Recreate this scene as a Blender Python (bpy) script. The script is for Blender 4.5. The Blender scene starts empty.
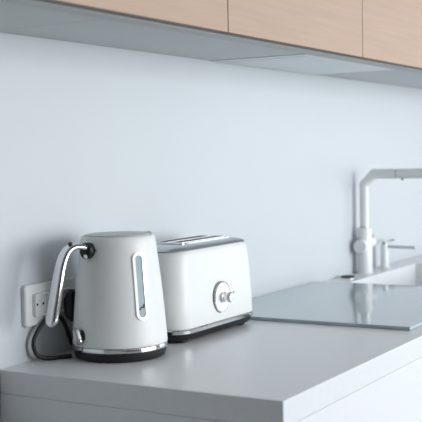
import bpy, bmesh, math
from mathutils import Vector, Matrix
C = bpy.context.scene.collection
sc = bpy.context.scene
PI = math.pi

# ---------------------------------------------------------------- camera
cam = bpy.data.objects.new('camera', bpy.data.cameras.new('camera')); C.objects.link(cam)
R_ = Vector((0.50648448, -0.86199631, -0.02087689)); U_ = Vector((0.0551757, 0.00823815, 0.99844268)); F_ = Vector((0.86048191, 0.50684761, -0.05173374))
m = Matrix((R_, U_, -F_)).transposed().to_4x4(); m.translation = Vector((-1.54390969, -1.39575671, 1.30757532))
cam.matrix_world = m
cam.data.sensor_width = 36; cam.data.sensor_fit = 'HORIZONTAL'
cam.data.lens = 1049.19 / 422 * 36
cam.data.clip_start = 0.05
cam.data.dof.use_dof = True; cam.data.dof.focus_distance = 2.3; cam.data.dof.aperture_fstop = 6.3
sc.camera = cam

# ---------------------------------------------------------------- world, light, exposure
w = bpy.data.worlds.new('sky'); sc.world = w; w.use_nodes = True
w.node_tree.nodes['Background'].inputs[0].default_value = (0.62, 0.80, 1.0, 1)
w.node_tree.nodes['Background'].inputs[1].default_value = 1.0
def area(name, loc, target, sx, sy, power, col):
    l = bpy.data.lights.new(name, 'AREA'); l.shape = 'RECTANGLE'; l.size = sx; l.size_y = sy; l.energy = power; l.color = col
    o = bpy.data.objects.new(name, l); C.objects.link(o); o.location = loc
    o.rotation_euler = (Vector(target) - Vector(loc)).to_track_quat('-Z', 'Y').to_euler()
    return o
# daylight through the tall window in the right wall
area('window_daylight', (4.93, -2.6, 1.45), (0.0, -2.6, 1.45), 2.1, 1.9, 20, (0.92, 0.97, 1.0))
# and through the wide window opposite the units
area('front_window_daylight', (1.75, -4.53, 1.45), (1.75, 0, 1.45), 3.5, 1.9, 200, (0.94, 0.975, 1.0))
sc.view_settings.view_transform = 'Standard'; sc.view_settings.look = 'None'
sc.view_settings.exposure = 0.0; sc.view_settings.gamma = 1; sc.view_settings.use_curve_mapping = False

# ---------------------------------------------------------------- materials
def mat(name, col, rough=0.5, metal=0.0, var=0.02, scale=20, bump=0.0, coat=0.0, ior=1.5, stretch=(1, 1, 1), trans=0.0):
    mt = bpy.data.materials.new(name); mt.use_nodes = True
    n = mt.node_tree.nodes; l = mt.node_tree.links; b = n['Principled BSDF']
    tc = n.new('ShaderNodeTexCoord'); mp = n.new('ShaderNodeMapping'); mp.inputs['Scale'].default_value = stretch
    nz = n.new('ShaderNodeTexNoise'); nz.inputs['Scale'].default_value = scale; nz.inputs['Detail'].default_value = 6
    rp = n.new('ShaderNodeValToRGB')
    rp.color_ramp.elements[0].position = 0.3; rp.color_ramp.elements[1].position = 0.7
    rp.color_ramp.elements[0].color = tuple(max(0, c * (1 - var)) for c in col) + (1,)
    rp.color_ramp.elements[1].color = tuple(min(1, c * (1 + var)) for c in col) + (1,)
    l.new(tc.outputs['Object'], mp.inputs[0]); l.new(mp.outputs[0], nz.inputs['Vector']); l.new(nz.outputs['Fac'], rp.inputs[0]); l.new(rp.outputs[0], b.inputs['Base Color'])
    b.inputs['Roughness'].default_value = rough; b.inputs['Metallic'].default_value = metal; b.inputs['IOR'].default_value = ior
    b.inputs['Coat Weight'].default_value = coat; b.inputs['Coat Roughness'].default_value = 0.08
    b.inputs['Transmission Weight'].default_value = trans
    if bump:
        bp = n.new('ShaderNodeBump'); bp.inputs['Strength'].default_value = bump; bp.inputs['Distance'].default_value = 0.002
        l.new(nz.outputs['Fac'], bp.inputs['Height']); l.new(bp.outputs[0], b.inputs['Normal'])
    return mt
M = dict(
    wall=mat('wall_paint', (0.555, 0.583, 0.606), 0.45, var=0.008, scale=3),
    room=mat('room_paint', (0.46, 0.45, 0.44), 0.8, scale=4),
    ceil=mat('ceiling_paint', (0.62, 0.62, 0.62), 0.9),
    floor=mat('floor_concrete', (0.30, 0.29, 0.28), 0.6, var=0.1, scale=3),
    top=mat('worktop_composite', (0.685, 0.70, 0.72), 0.30, var=0.015, scale=60),
    front=mat('white_lacquer', (0.70, 0.71, 0.72), 0.35, var=0.004),
    oak=mat('pale_oak_laminate', (0.415, 0.29, 0.212), 0.5, var=0.05, scale=14, stretch=(0.25, 1, 6)),
    band=mat('dark_brown', (0.085, 0.062, 0.05), 0.5),
    under=mat('grey_laminate', (0.50, 0.53, 0.535), 0.5, var=0.01),
    rail=mat('grey_laminate_edge', (0.43, 0.455, 0.455), 0.5, var=0.01),
    hood=mat('hood_enamel', (0.66, 0.70, 0.71), 0.35, var=0.01),
    cream=mat('cream_enamel', (0.74, 0.745, 0.735), 0.42, var=0.004),
    lid=mat('satin_grey_enamel', (0.42, 0.45, 0.45), 0.35, var=0.01),
    steel=mat('polished_steel', (0.68, 0.68, 0.685), 0.07, metal=1.0, var=0.01),
    brushed=mat('brushed_steel', (0.55, 0.57, 0.585), 0.28, metal=1.0, var=0.03, scale=40, stretch=(0.1, 6, 1)),
    black=mat('black_plastic', (0.007, 0.008, 0.010), 0.5, var=0.1),
    slot=mat('dark_slot', (0.02, 0.015, 0.015), 0.6),
    glass=mat('glossy_grey_blue_glass', (0.38, 0.44, 0.475), 0.03, var=0.01, ior=1.5),
    gauge=mat('water_gauge_glass', (0.26, 0.33, 0.36), 0.4, var=0.05, scale=30),
    gframe=mat('bright_gauge_frame', (0.90, 0.91, 0.92), 0.3, metal=0.2, var=0.004),
    tap=mat('white_tap_lacquer', (0.76, 0.785, 0.78), 0.3, var=0.004),
    sink=mat('white_sink_composite', (0.80, 0.82, 0.84), 0.4, var=0.004),
    plate=mat('white_plastic', (0.72, 0.73, 0.73), 0.4, var=0.004),
    pane=mat('window_glass', (0.9, 0.95, 1.0), 0.02, trans=1.0),
)

# ---------------------------------------------------------------- helpers
def obj(name, bm, m_, parent=None, smooth=True, label=None):
    bmesh.ops.recalc_face_normals(bm, faces=bm.faces)
    me = bpy.data.meshes.new(name); bm.to_mesh(me); bm.free()
    me.materials.append(m_)
    o = bpy.data.objects.new(name, me); C.objects.link(o)
    if smooth:
        for p in me.polygons: p.use_smooth = True
        try:
            me.set_sharp_from_angle(angle=math.radians(35))
        except Exception: pass
    if parent: o.parent = parent
    if label: o['label'] = label
    return o
def tag(o, label, cat, group=None, kind=None):
    o['label'] = label; o['category'] = cat
    if group: o['group'] = group
    if kind: o['kind'] = kind
    return o
def thing(name, loc, label, cat, group=None, rotz=0):
    o = bpy.data.objects.new(name, None); C.objects.link(o); o.location = loc; o.rotation_euler = (0, 0, rotz); o.empty_display_size = .05
    return tag(o, label, cat, group)
def bx(bm, x0, x1, y0, y1, z0, z1, bev=0.0, seg=2):
    r = bmesh.ops.create_cube(bm, size=1)
    vs = r['verts']
    for v in vs:
        v.co = Vector(((x0 + x1) / 2 + v.co.x * abs(x1 - x0), (y0 + y1) / 2 + v.co.y * abs(y1 - y0), (z0 + z1) / 2 + v.co.z * abs(z1 - z0)))
    if bev:
        es = list({e for v in vs for e in v.link_edges})
        bmesh.ops.bevel(bm, geom=es, offset=bev, segments=seg, profile=.5, affect='EDGES')
    return bm
def box(name, m_, x0, x1, y0, y1, z0, z1, parent=None, bev=0.0, seg=2, label=None):
    return obj(name, bx(bmesh.new(), x0, x1, y0, y1, z0, z1, bev, seg), m_, parent, smooth=False, label=label)
def lathe(bm, prof, n=64, mtx=None, cap=True):
    rings = []
    for r, z in prof:
        rings.append([bm.verts.new((r * math.cos(2 * PI * k / n), r * math.sin(2 * PI * k / n), z)) for k in range(n)])
    for a, b in zip(rings, rings[1:]):
        for k in range(n): bm.faces.new((a[k], a[(k + 1) % n], b[(k + 1) % n], b[k]))
    if cap: bm.faces.new(rings[0][::-1]); bm.faces.new(rings[-1])
    if mtx is not None:
        for rg in rings:
            for v in rg: v.co = mtx @ v.co
    return bm
def axis_m(p, d):
    q = Vector(d).to_track_quat('Z', 'Y').to_matrix().to_4x4(); q.translation = Vector(p); return q
def cyl(bm, p, q, r, n=32, bev=0.001):
    p = Vector(p); q = Vector(q); L = (q - p).length
    return lathe(bm, [(r - bev, 0), (r, bev), (r, L - bev), (r - bev, L)], n, axis_m(p, q - p))
def catmull(pts, sub=8):
    P = [Vector(p) for p in pts]; P = [2 * P[0] - P[1]] + P + [2 * P[-1] - P[-2]]; out = []
    for i in range(1, len(P) - 2):
        for s in range(sub):
            t = s / sub; a, b, c, d = P[i - 1:i + 3]
            out.append(.5 * ((2 * b) + (c - a) * t + (2 * a - 5 * b + 4 * c - d) * t * t + (3 * b - a - 3 * c + d) * t ** 3))
    out.append(P[-2]); return out
def sweep(bm, path, section, side=None):
    """section(t, i) -> list of (u, v); frame: v along fixed 'side' if given, else transported"""
    rings = []; up = None; N = len(path)
    for i, p in enumerate(path):
        t = (path[min(i + 1, N - 1)] - path[max(i - 1, 0)]).normalized()
        if side is not None: v = Vector(side); u = t.cross(v).normalized()
        else:
            if up is None: up = Vector((0, 0, 1)) if abs(t.z) < .9 else Vector((1, 0, 0))
            u = (up - t * up.dot(t)).normalized(); up = u; v = t.cross(u)
        rings.append([bm.verts.new(p + u * a + v * b) for a, b in section(i / (N - 1))])
    n = len(rings[0])
    for a, b in zip(rings, rings[1:]):
        for k in range(n): bm.faces.new((a[k], a[(k + 1) % n], b[(k + 1) % n], b[k]))
    bm.faces.new(rings[0][::-1]); bm.faces.new(rings[-1]); return bm
def circ(r, n=16): return [(r * math.cos(2 * PI * k / n), r * math.sin(2 * PI * k / n)) for k in range(n)]
def rrect(hx, hy, r, n=6):
    out = []
    for cx, cy, a0 in ((hx - r, hy - r, 0), (-hx + r, hy - r, 90), (-hx + r, -hy + r, 180), (hx - r, -hy + r, 270)):
        for k in range(n + 1):
            a = math.radians(a0 + 90 * k / n); out.append((cx + r * math.cos(a), cy + r * math.sin(a)))
    return out
def stack(bm, layers, cap=True):
    """layers: list of (outline points, z or z-function)"""
    rings = [[bm.verts.new((x, y, z(x, y) if callable(z) else z)) for x, y in pts] for pts, z in layers]
    n = len(rings[0])
    for a, b in zip(rings, rings[1:]):
        for k in range(n): bm.faces.new((a[k], a[(k + 1) % n], b[(k + 1) % n], b[k]))
    if cap: bm.faces.new(rings[0][::-1]); bm.faces.new(rings[-1])
    return bm
def struct(o, label=None):
    o['kind'] = 'structure'
    if label: o['label'] = label
    return o

# ---------------------------------------------------------------- room shell
X0, X1, Y0, ZC = -3.4, 5.0, -4.6, 2.6
struct(box('floor', M['floor'], X0, X1, Y0, 0, -.1, 0), 'grey floor below the kitchen units')
struct(box('ceiling', M['ceil'], X0, X1, Y0, 0, ZC, ZC + .1), 'ceiling above the kitchen')
struct(box('wall_back', M['wall'], X0, X1, 0, .1, -.1, ZC + .1), 'smooth pale blue-white wall behind the worktop')
struct(box('wall_left', M['room'], X0 - .1, X0, Y0, .1, -.1, ZC + .1), 'wall to the left')
bm = bmesh.new(); fx0, fx1, fz0, fz1 = -.05, 3.55, .45, 2.45
bx(bm, X0 - .1, fx0, Y0 - .1, Y0, -.1, ZC + .1); bx(bm, fx1, X1 + .1, Y0 - .1, Y0, -.1, ZC + .1)
bx(bm, fx0, fx1, Y0 - .1, Y0, -.1, fz0); bx(bm, fx0, fx1, Y0 - .1, Y0, fz1, ZC + .1)
struct(obj('wall_front', bm, M['room'], smooth=False), 'wall with a wide window opposite the kitchen units')
bm = bmesh.new()
for a in (fx0, (2 * fx0 + fx1) / 3, (fx0 + 2 * fx1) / 3, fx1 - .05): bx(bm, a, a + .05, Y0 - .08, Y0 - .02, fz0, fz1)
for a in (fz0, fz1 - .05): bx(bm, fx0, fx1, Y0 - .079, Y0 - .021, a, a + .05)
win2 = struct(obj('window_2', bm, M['front'], smooth=False), 'wide white framed window opposite the kitchen units')
box('pane', M['pane'], fx0 + .05, fx1 - .05, Y0 - .055, Y0 - .045, fz0 + .05, fz1 - .05, win2)
wy0, wy1, wz0, wz1 = -3.7, -1.5, .45, 2.45
bm = bmesh.new()
bx(bm, X1, X1 + .1, Y0, wy0, -.1, ZC + .1); bx(bm, X1, X1 + .1, wy1, .1, -.1, ZC + .1)
bx(bm, X1, X1 + .1, wy0, wy1, -.1, wz0); bx(bm, X1, X1 + .1, wy0, wy1, wz1, ZC + .1)
struct(obj('wall_right', bm, M['wall'], smooth=False), 'wall with the window to the right')
bm = bmesh.new()
for a in ((wy0, wy0 + .05), (wy1 - .05, wy1), ((wy0 + wy1) / 2 - .025, (wy0 + wy1) / 2 + .025)): bx(bm, X1 + .02, X1 + .08, a[0], a[1], wz0, wz1)
for a in ((wz0, wz0 + .05), (wz1 - .05, wz1)): bx(bm, X1 + .02, X1 + .08, wy0 + .05, wy1 - .05, a[0], a[1])
win = struct(obj('window_1', bm, M['front'], smooth=False), 'white framed window in the right wall')
box('pane', M['pane'], X1 + .045, X1 + .055, wy0 + .05, wy1 - .05, wz0 + .05, wz1 - .05, win)

# ---------------------------------------------------------------- base units and worktop
ZW = .9; D = .62; T = .047; XE = 3.0
SX0, SX1, SY0, SY1 = 1.500, 2.143, -.50, -.088     # sink opening
bm = bmesh.new()
xs = [-.004, SX0, SX1, XE]; ys = [-D, SY0, SY1, -.001]
V = {}
for zi, z in enumerate((ZW - T, ZW)):
    for i, x in enumerate(xs):
        for j, y in enumerate(ys): V[i, j, zi] = bm.verts.new((x, y, z))
for i in range(3):
    for j in range(3):
        if (i, j) == (1, 1): continue
        for zi in (0, 1): bm.faces.new([V[i, j, zi], V[i + 1, j, zi], V[i + 1, j + 1, zi], V[i, j + 1, zi]])
        for (a, b, ni, nj) in (((i, j), (i + 1, j), i, j - 1), ((i + 1, j), (i + 1, j + 1), i + 1, j), ((i + 1, j + 1), (i, j + 1), i, j + 1), ((i, j + 1), (i, j), i - 1, j)):
            if not (0 <= ni < 3 and 0 <= nj < 3) or (ni, nj) == (1, 1):
                bm.faces.new([V[a + (0,)], V[b + (0,)], V[b + (1,)], V[a + (1,)]])
wt = obj('worktop', bm, M['top'], smooth=False)
bv = wt.modifiers.new('bevel', 'BEVEL'); bv.width = .0018; bv.segments = 2; bv.limit_method = 'ANGLE'
tag(wt, 'long matt pale grey worktop carrying the kettle, toaster and hob', 'worktop')
ep = box('end_panel', M['top'], -.004, .04, -D, -.001, .0, ZW - T, wt, bev=.0012)
for (a, b, lab) in ((.045, .93, 'white handleless base cabinet under the kettle and toaster, next to the worktop end'),
                    (.93, 1.475, 'white handleless base cabinet under the glass hob'),
                    (1.475, 2.3, 'white handleless base cabinet under the sink'), (2.3, 2.98, 'white handleless base cabinet right of the sink')):
    t = thing('base_cabinet', ((a + b) / 2, -.3, 0), lab, 'cabinet', 'white base cabinets')
    h = (b - a) / 2 - .0015
    bm = bmesh.new()
    bx(bm, -h, -h + .016, -.297, .295, .1, .85); bx(bm, h - .016, h, -.297, .295, .1, .85); bx(bm, -h + .016, h - .016, -.297, .295, .1, .118); bx(bm, -h + .016, h - .016, .287, .295, .118, .85)
    obj('carcass', bm, M['front'], t, smooth=False)
    box('plinth', M['rail'], -h, h, -.25, -.235, 0, .0995, t)
    box('drawer_front', M['front'], -h, h, -.319, -.299, .48, .8523, t, bev=.001)
    box('drawer_front', M['front'], -h, h, -.319, -.299, .102, .477, t, bev=.001)

# sink basin under the worktop opening
sk = thing('sink', (0, 0, 0), 'white rectangular sink set into the worktop behind the glass hob', 'sink')
bm = bmesh.new(); zb = ZW - .19; zt = ZW + .0006; k = .004
SX0 += .001; SX1 -= .001; SY0 += .001; SY1 -= .001
bx(bm, SX0, SX0 + k, SY0, SY1, zb, zt); bx(bm, SX1 - k, SX1, SY0, SY1, zb, zt)
bx(bm, SX0 + k, SX1 - k, SY0, SY0 + k, zb, zt); bx(bm, SX0 + k, SX1 - k, SY1 - k, SY1, zb, zt); bx(bm, SX0, SX1, SY0, SY1, zb - k, zb)
obj('basin', bm, M['sink'], sk, smooth=False)
bm = bmesh.new(); lathe(bm, [(.045, zb + .0005), (.045, zb + .003), (.03, zb + .004), (.028, zb + .0015)], 32, Matrix.Translation((1.84, -.29, 0)))
obj('drain', bm, M['brushed'], sk)

# glossy glass hob
hb = box('glass_hob', M['glass'], .738, 1.462, -.574, -.006, ZW + .0005, ZW + .0085, bev=.0012)
tag(hb, 'large glossy blue-grey glass hob on the worktop right of the toaster', 'hob')

# chrome button behind hob
t = thing('drain_control', (1.640, -.036, ZW), 'small dark chrome round button set flush on worktop left of white tap', 'button')
bm = bmesh.new(); lathe(bm, [(.026, .0003), (.026, .0015), (.0250, .0022), (.023, .0022)], 40); obj('rim', bm, M['steel'], t)
bm = bmesh.new(); lathe(bm, [(.0220, .0024), (.0220, .0066), (.020, .0074)], 40); obj('cap', bm, M['slot'], t)

# ---------------------------------------------------------------- tap
fx, fy = 1.79, -.037
t = thing('kitchen_tap', (fx, fy, ZW), 'tall white lacquered kitchen tap with angular spout behind the sink', 'tap')
bm = bmesh.new(); lathe(bm, [(.029, .0003), (.029, .003), (.025, .004), (.0245, .150), (.0235, .1545), (.0155, .156)], 48); obj('tap_body', bm, M['tap'], t)
bm = bmesh.new(); cyl(bm, (0, 0, .156), (0, 0, .161), .0165); obj('collar', bm, M['brushed'], t)
z1 = .338; r = .0158
pts = [Vector((0, 0, .161)), Vector((0, 0, z1 - .036)), Vector((0, -.036, z1)), Vector((0, -.115, z1))]
def mitre(bm, pts, rads, n=32):
    rings = []
    for i, p in enumerate(pts):
        if i == 0: pl = (pts[1] - p).normalized(); d = pl
        elif i == len(pts) - 1: pl = (p - pts[i - 1]).normalized(); d = pl
        else: d = (p - pts[i - 1]).normalized(); pl = (d + (pts[i + 1] - p).normalized()).normalized()
        v = Vector((1, 0, 0)); u = d.cross(v)
        ring = []
        for k in range(n):
            a = 2 * PI * k / n; q = p + (u * math.cos(a) + v * math.sin(a)) * rads[i]
            q = q - d * ((q - p).dot(pl) / d.dot(pl)); ring.append(bm.verts.new(q))
        rings.append(ring)
    for a, b in zip(rings, rings[1:]):
        for k in range(n): bm.faces.new((a[k], a[(k + 1) % n], b[(k + 1) % n], b[k]))
    bm.faces.new(rings[0][::-1]); bm.faces.new(rings[-1])
bm = bmesh.new(); mitre(bm, pts, [r, r, r + .001, r + .001]); sp = obj('spout', bm, M['tap'], t)
bm = bmesh.new(); cyl(bm, (0, -.115, z1), (0, -.119, z1), .0145, bev=.0004); obj('joint_ring', bm, M['rail'], sp)
bm = bmesh.new(); cyl(bm, (0, -.119, z1), (0, -.265, z1), .0165); obj('pull_out_head', bm, M['tap'], t)
bm = bmesh.new(); cyl(bm, (0, -.137, z1 - .016), (0, -.137, z1 - .0215), .004, 16); obj('release_button', bm, M['black'], t)
bm = bmesh.new(); cyl(bm, (-.015, 0, .094), (-.046, 0, .094), .0225, 40); obj('side_cap', bm, M['tap'], t)
bm = bmesh.new(); cyl(bm, (.015, 0, .102), (.062, 0, .102), .019, 40); hd = obj('mixer_handle', bm, M['tap'], t)
bm = bmesh.new(); bx(bm, .03, .075, -.004, .004, .119, .127, .0015); obj('lever', bm, M['brushed'], hd)

t = thing('soap_dispenser', (1.966, -.040, ZW), 'slim white soap dispenser with two thin arms, right of the tall tap', 'dispenser')
bm = bmesh.new(); lathe(bm, [(.025, .0003), (.025, .0025), (.015, .004), (.0145, .080), (.013, .084)], 40); obj('dispenser_body', bm, M['tap'], t)
bm = bmesh.new(); cyl(bm, (0, 0, .084), (0, 0, .090), .010); bx(bm, -.012, .088, -.006, .006, .090, .097, .002); obj('pump_lever', bm, M['brushed'], t)
bm = bmesh.new(); cyl(bm, (0, -.012, .0765), (0, -.116, .0745), .0055, 20); obj('nozzle', bm, M['brushed'], t)

# ---------------------------------------------------------------- upper cabinets
ZU = 1.556; YC = .352
seams = [-1.11, -.40, .312, 1.022, 1.732, 2.442, 3.0]
labs = ['oak wall cabinet above the empty wall left of the worktop', 'oak wall cabinet above the kettle, at the upper left',
        'pale oak wall cabinet above the toaster, between the two door seams', 'pale oak wall cabinet above the hob, right of the second seam',
        'pale oak wall cabinet above the tap', 'pale oak wall cabinet right of the tap']
for a, b, lab in zip(seams, seams[1:], labs):
    t = thing('wall_cabinet', ((a + b) / 2, 0, ZU), lab, 'cabinet', 'oak wall cabinets')
    h = (b - a) / 2 - .0005
    bm = bmesh.new(); bx(bm, -h, h, -YC + .021, -.002, .034, .70); obj('carcass', bm, M['under'], t, smooth=False)
    h -= .0012
    dr = box('door', M['oak'], -h, h, -YC, -YC + .019, .0012, .70, t, bev=.0009)
    box('bottom_strip', M['band'], -h, h, -YC + .0004, -YC + .0186, .0, .00119, dr, label='dark brown bottom edge')  # thin dark brown strip along the bottom of the door
YR = -.282
def under(a, b, name, m_, lab, cat, grp=None):
    o = box(name, m_, a + .001, b - .001, YR, -.002, ZU + .002, ZU + .019); tag(o, lab, cat, grp); return o
under(-1.11, .0, 'underside_panel', M['under'], 'grey panel under the oak cabinets, left of the kettle', 'panel', 'underside panels')
under(0.0, .835, 'underside_panel', M['under'], 'grey panel under the oak cabinets, between kettle and extractor', 'panel', 'underside panels')
under(1.462, 3.0, 'underside_panel', M['under'], 'grey panel under the oak cabinets, right of the extractor', 'panel', 'underside panels')
t = thing('extractor_hood', (1.1485, -.14, ZU), 'light grey extractor panel built under the oak cabinets above the hob', 'extractor hood')
box('hood_panel', M['hood'], -.3115, .3115, -.139, .136, .0, .019, t, bev=.001)
box('filter_panel', M['hood'], -.27, .262, -.115, .115, -.0008, -.0001, t)
rl = box('cabinet_rail', M['rail'], -1.11, 3.0, -YC + .029, YR - .001, ZU - .001, ZU + .019, bev=.0008)
tag(rl, 'narrow grey rail running under the front edge of the oak cabinets', 'rail')

# ---------------------------------------------------------------- wall socket, plug and cord
t = thing('wall_socket', (.148, 0, 1.0145), 'white double wall socket behind the kettle handle', 'socket')
bm = bmesh.new()
stack(bm, [([(x, z) for x, z in rrect(.081, .0425, .008)], .0003), (rrect(.081, .0425, .008), .008), (rrect(.079, .0405, .007), .0105)])
for v in bm.verts: v.co = Vector((v.co.x, -v.co.z, v.co.y))
obj('socket_plate', bm, M['plate'], t)
for cx in (-.036, .038):
    bm = bmesh.new()
    stack(bm, [(rrect(.0235, .0235, .006), .0106), (rrect(.0225, .0225, .006), .0190), (rrect(.0205, .0205, .005), .0190), (rrect(.0200, .0200, .005), .0110)])
    for v in bm.verts: v.co = Vector((v.co.x + cx, -v.co.z, v.co.y))
    rc = obj('socket_insert', bm, M['plate'], t)
    bm = bmesh.new()
    for dx in (-.0095, .0095): cyl(bm, (cx + dx, -.0117, 0), (cx + dx, -.0125, 0), .0027, 16, bev=.0002)
    obj('pin_hole', bm, M['slot'], rc)

t = plug = thing('power_cord', (.194, -.0126, 1.012), 'black power cord looping from the kettle base up to its plug in the wall', 'cord')
bm = bmesh.new()
stack(bm, [(rrect(.012, .018, .008), 0.0035), (rrect(.015, .030, .010), .012), (rrect(.014, .034, .010), .017), (rrect(.009, .030, .007), .022)])
for v in bm.verts: v.co = Vector((v.co.x, -v.co.z, v.co.y - .010))
obj('plug', bm, M['black'], t)

# ---------------------------------------------------------------- kettle
KX, KY = .221, -.131
t = thing('electric_kettle', (KX, KY, ZW), 'cream white electric kettle with curved chrome handle and black base', 'kettle')
def KR(z):   # outer radius of the body by height
    s = max(0, min(1, (z - .030) / .218))
    return .0985 + (.0768 - .0985) * s + .0018 * math.sin(PI * s)
bm = bmesh.new(); lathe(bm, [(.087, .0003), (.0925, .003), (.0955, .010), (.0965, .0185)], 72); obj('kettle_base', bm, M['black'], t)
bm = bmesh.new(); lathe(bm, [(.0965, .0188), (.0995, .0205), (.1000, .0255), (.0985, .0288), (.0965, .0290)], 72); obj('chrome_ring', bm, M['steel'], t)
prof = [(.096, .0292), (KR(.030) - .0005, .0300)] + [(KR(z), z) for z in [.032 + .0105 * k for k in range(21)]]
prof += [(.0762, .2445), (.0750, .2480), (.0725, .2500), (.0700, .2505), (.0690, .2490)]
bm = bmesh.new(); lathe(bm, prof, 96)
SPA = math.radians(-28)                      # pour spout, to the right
for v in bm.verts:
    if v.co.z > .20:
        a = math.atan2(v.co.y, v.co.x) - SPA; a = math.atan2(math.sin(a), math.cos(a))
        k = math.exp(-(a / .30) ** 2) * min(1, (v.co.z - .20) / .045) ** 1.5
        rr = math.hypot(v.co.x, v.co.y)
        if rr > .06: v.co.x *= 1 + .05 * k; v.co.y *= 1 + .05 * k; v.co.z += .0035 * k
obj('kettle_body', bm, M['cream'], t)
bm = bmesh.new(); lathe(bm, [(.0680, .2492), (.0680, .2515), (.0665, .2530), (.040, .2550), (.012, .2555)], 64); obj('lid', bm, M['lid'], t)

def on_body(az, s, z, off):
    r_ = KR(z) + off; a = az + s / KR(z); return Vector((r_ * math.cos(a), r_ * math.sin(a), z))
def stadium(w_, z0, z1, n=16):
    r_ = w_ / 2; out = []
    for k in range(n + 1): a = PI * k / n; out.append((r_ * math.cos(a), z1 - r_ + r_ * math.sin(a)))
    for k in range(n + 1): a = PI + PI * k / n; out.append((r_ * math.cos(a), z0 + r_ + r_ * math.sin(a)))
    return out
AZ = math.radians(244.5)
def ring_patch(bm, oa, ia, h0, h1):
    A = [[bm.verts.new(on_body(AZ, s, z, h)) for s, z in pts] for pts, h in ((oa, h0), (oa, h1), (ia, h1), (ia, h0))]
    n = len(oa)
    for a, b in zip(A, A[1:]):
        for k in range(n): bm.faces.new((a[k], a[(k + 1) % n], b[(k + 1) % n], b[k]))
bm = bmesh.new(); ring_patch(bm, stadium(.0265, .084, .2195), stadium(.0150, .0895, .2140), -.003, .0028)
gf = obj('gauge_frame', bm, M['gframe'], t)
bm = bmesh.new(); st = stadium(.0152, .0894, .2141)
half = len(st) // 2; Rr = st[half:][::-1]; Rr = st[half:]; L_ = st[:half]
pr = []   # right side points sorted by z and left likewise
right = sorted([p for p in st if p[0] >= -1e-9], key=lambda p: p[1]); left = sorted([p for p in st if p[0] <= 1e-9], key=lambda p: p[1])
vs = [bm.verts.new(on_body(AZ, s, z, .0012)) for s, z in right] ; vl = [bm.verts.new(on_body(AZ, s, z, .0012)) for s, z in left]
for i in range(min(len(vs), len(vl)) - 1):
    bm.faces.new((vs[i], vs[i + 1], vl[i + 1], vl[i]))
bmesh.ops.remove_doubles(bm, verts=bm.verts, dist=1e-5)
wg = obj('water_gauge', bm, M['gauge'], t)
bm = bmesh.new()
def patch(bm, s0, s1, z0, z1, off):
    f = [bm.verts.new(on_body(AZ, s, z, off)) for s, z in ((s0, z0), (s1, z0), (s1, z1), (s0, z1))]
    g = [bm.verts.new(on_body(AZ, s, z, off - .001)) for s, z in ((s0, z0), (s1, z0), (s1, z1), (s0, z1))]
    bm.faces.new(f); bm.faces.new(g[::-1])
    for k in range(4): bm.faces.new((f[k], f[(k + 1) % 4], g[(k + 1) % 4], g[k]))
patch(bm, -.003, .0045, .1080, .1108, .0019); patch(bm, .003, .0068, .1108, .1150, .0019); patch(bm, -.0068, -.003, .1045, .1080, .0019)
obj('level_mark', bm, M['slot'], wg)

# handle: a flat chrome strap that leaves the top of the body and hangs free
HA = math.radians(169); er = Vector((math.cos(HA), math.sin(HA), 0)); et = Vector((-math.sin(HA), math.cos(HA), 0))
hp = [(.082, .2270), (.100, .2330), (.122, .2345), (.141, .2250), (.154, .202), (.162, .174), (.169, .145), (.177, .112), (.184, .083)]
path = catmull([er * a + Vector((0, 0, z)) for a, z in hp], 8)
def hsec_size(t_):
    return .0055 + .0030 * min(1, max(0, (t_ - .2) / .6)), .0100 + .0022 * min(1, max(0, (t_ - .2) / .5))
def hsec(t_):
    th, wd = hsec_size(t_)
    e = 1.0
    if t_ > .94: e = max(.25, math.sqrt(max(0, 1 - ((t_ - .94) / .062) ** 2)))
    return rrect(th * e, wd * e, min(th, wd) * e * .62, 5)
bm = bmesh.new(); sweep(bm, path, hsec, side=et); hn = obj('handle', bm, M['steel'], t)
# black strips imitate the chrome's dark edge reflection on each side of the strap
for sg in (1, -1):
    off = []
    ins = path[4:-3]
    for i, p in enumerate(ins):
        tt = (ins[min(i + 1, len(ins) - 1)] - ins[max(i - 1, 0)]).normalized(); u = tt.cross(et).normalized()
        if u.dot(er) + .6 * u.z < 0: u = -u
        q = i / (len(ins) - 1); th, wd = hsec_size(min(1, .08 + .86 * q))
        off.append(p + u * (th * .45) + et * sg * (wd - .0006))
    bm = bmesh.new(); sweep(bm, off, lambda q: rrect(.0019, .0016, .0010, 3), side=et); obj('dark_reflection_strip', bm, M['black'], hn)
bm = bmesh.new(); lathe(bm, [(.013, 0), (.0165, .002), (.0165, .018), (.012, .021)], 32, axis_m(er * .0720 + Vector((0, 0, .224)), er)); obj('handle_joint', bm, M['black'], t)
bm = bmesh.new(); cyl(bm, er * .077 - et * .0 + et * .0185 + Vector((0, 0, .225)), er * .077 + et * .0225 + Vector((0, 0, .225)), .0035, 16); 
cyl(bm, er * .094 + et * .004 + Vector((0, 0, .2135)), er * .094 + et * .009 + Vector((0, 0, .2135)), .0050, 16); obj('joint_screw', bm, M['steel'], t)
bm = bmesh.new(); cyl(bm, er * .127 + Vector((0, 0, .2375)), er * .130 + Vector((0, 0, .2440)), .0045, 16); obj('lid_button', bm, M['black'], hn)
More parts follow.
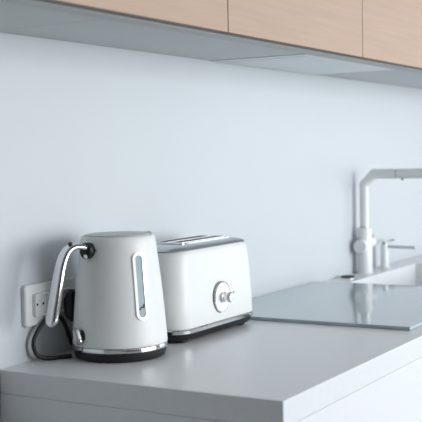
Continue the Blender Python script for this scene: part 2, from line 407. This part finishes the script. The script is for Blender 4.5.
# on switch low on the body under the handle
bm = bmesh.new(); HA = math.radians(162); er = Vector((math.cos(HA), math.sin(HA), 0)); p0 = er * (KR(.052) - .004) + Vector((0, 0, .052))
cyl(bm, p0, p0 + er * .0085, .0125, 24); obj('switch_mount', bm, M['black'], t)
bm = bmesh.new(); q0 = p0 + er * .0090
stack(bm, [(rrect(.0080, .0170, .007), 0), (rrect(.0085, .0175, .0075), .004), (rrect(.0065, .0155, .0060), .009)])
rot = Matrix.Rotation(HA, 4, 'Z') @ Matrix.Rotation(PI / 2, 4, 'Y') @ Matrix.Rotation(PI / 2, 4, 'Z') @ Matrix.Rotation(math.radians(20), 4, 'Z')
for v in bm.verts: v.co = rot @ v.co + q0
obj('switch_lever', bm, M['steel'], t)

# cord: base of the kettle, loop by the wall, back up to the plug
cp = [(.150, -.058, .905), (.136, -.046, .9045), (.110, -.032, .9048), (.088, -.020, .914), (.082, -.016, .940), (.098, -.018, .966), (.126, -.020, .985),
      (.156, -.022, .985), (.182, -.018, .962), (.200, -.014, .935), (.214, -.010, .916), (.232, -.008, .916), (.236, -.010, .938), (.222, -.0155, .958), (.202, -.022, .975)]
bm = bmesh.new(); sweep(bm, catmull([Vector(p) for p in cp], 8), lambda q: circ(.0044, 14))
bmesh.ops.translate(bm, verts=bm.verts, vec=-plug.location); obj('cord', bm, M['black'], plug)

# ---------------------------------------------------------------- toaster
TX0, TX1, TY0, TY1 = .356, .709, -.197, -.040
tcx, tcy = (TX0 + TX1) / 2, (TY0 + TY1) / 2; hx, hy = (TX1 - TX0) / 2, (TY1 - TY0) / 2
t = thing('toaster', (tcx, tcy, ZW), 'cream white two-slice toaster with chrome trim and round dial, right of kettle', 'toaster')
bm = bmesh.new()
stack(bm, [(rrect(hx - .012, hy - .012, .03), .006), (rrect(hx - .006, hy - .006, .036), .012), (rrect(hx - .003, hy - .003, .038), .0205)]); obj('toaster_base', bm, M['black'], t)
for sx in (-1, 1):
    for sy in (-1, 1):
        bm = bmesh.new(); lathe(bm, [(.012, .0003), (.014, .002), (.014, .0058)], 24, Matrix.Translation((sx * (hx - .045), sy * (hy - .030), 0))); obj('foot', bm, M['black'], t)
bm = bmesh.new()
stack(bm, [(rrect(hx - .002, hy - .002, .039), .0208), (rrect(hx + .002, hy + .002, .043), .0225), (rrect(hx + .0025, hy + .0025, .043), .0290), (rrect(hx, hy, .041), .0318)]); obj('chrome_band', bm, M['steel'], t)
bm = bmesh.new()
lay = [(rrect(hx - .001, hy - .001, .040), .0321), (rrect(hx, hy, .041), .034)]
def top_z(z):    # the top edge bows up a little in the middle of the long side
    return lambda x, y: z + .004 + .005 * (1 - (x / hx) ** 2)
for z, ins_ in ((.08, .001), (.13, .0035), (.165, .006)): lay.append((rrect(hx - ins_, hy - ins_, .041), z))
for z, ins_ in ((.186, .009), (.192, .0115), (.1950, .0145)): lay.append((rrect(hx - ins_, hy - ins_, .039), top_z(z)))
stack(bm, lay); obj('toaster_body', bm, M['cream'], t)
bm = bmesh.new()
stack(bm, [(rrect(hx - .013, hy - .013, .038), top_z(.1955)), (rrect(hx - .012, hy - .012, .038), top_z(.1975)), (rrect(hx - .014, hy - .014, .036), top_z(.2000)),
           (rrect(hx - .026, hy - .022, .030), top_z(.2040)), (rrect(hx - .044, hy - .032, .020), top_z(.2065)), (rrect(hx - .055, hy - .042, .014), top_z(.2070))])
tp = obj('top_panel', bm, M['brushed'], t)
bm = bmesh.new(); stack(bm, [(rrect(.112, .043, .012), .2120), (rrect(.112, .043, .012), .2158), (rrect(.110, .041, .011), .2166)]); sp_ = obj('slot_plate', bm, M['steel'], t)
for sy in (-.020, .020):
    bm = bmesh.new()
    oa = rrect(.098, .0150, .006); ia = rrect(.095, .0125, .005)
    stack(bm, [(oa, .2164), (oa, .2178), (ia, .2178), (ia, .2166)], cap=False)
    fr = obj('slot_frame', bm, M['gframe'], sp_)
    for v in fr.data.vertices: v.co.y += sy
    bm = bmesh.new(); stack(bm, [(ia, .2167), (ia, .2172)]); s_ = obj('bread_slot', bm, M['slot'], sp_)
    for v in s_.data.vertices: v.co.y += sy
# dial
dx, dz = .530 - tcx, .086
Mx = Matrix.Translation((dx, -hy - .0012, dz)) @ Matrix.Rotation(PI / 2, 4, 'X')
bm = bmesh.new(); lathe(bm, [(.0360, 0), (.0365, .0015), (.0355, .0030), (.0338, .0030), (.0330, .002)], 56, Mx); dl = obj('dial_bezel', bm, M['steel'], t)
bm = bmesh.new(); lathe(bm, [(.0328, .0022), (.0328, .0028), (.012, .0034)], 56, Mx); obj('dial_face', bm, M['gframe'], dl)
bm = bmesh.new(); lathe(bm, [(.0115, .0044), (.0115, .008), (.0085, .010), (.0085, .015), (.0115, .017), (.0120, .023), (.0100, .026)], 40, Mx); kn = obj('knob', bm, M['steel'], dl)
bm = bmesh.new(); cyl(bm, Mx @ Vector((.008, .006, .021)), Mx @ Vector((.021, .0105, .022)), .0022, 12, bev=.0005); obj('knob_pointer', bm, M['brushed'], kn)
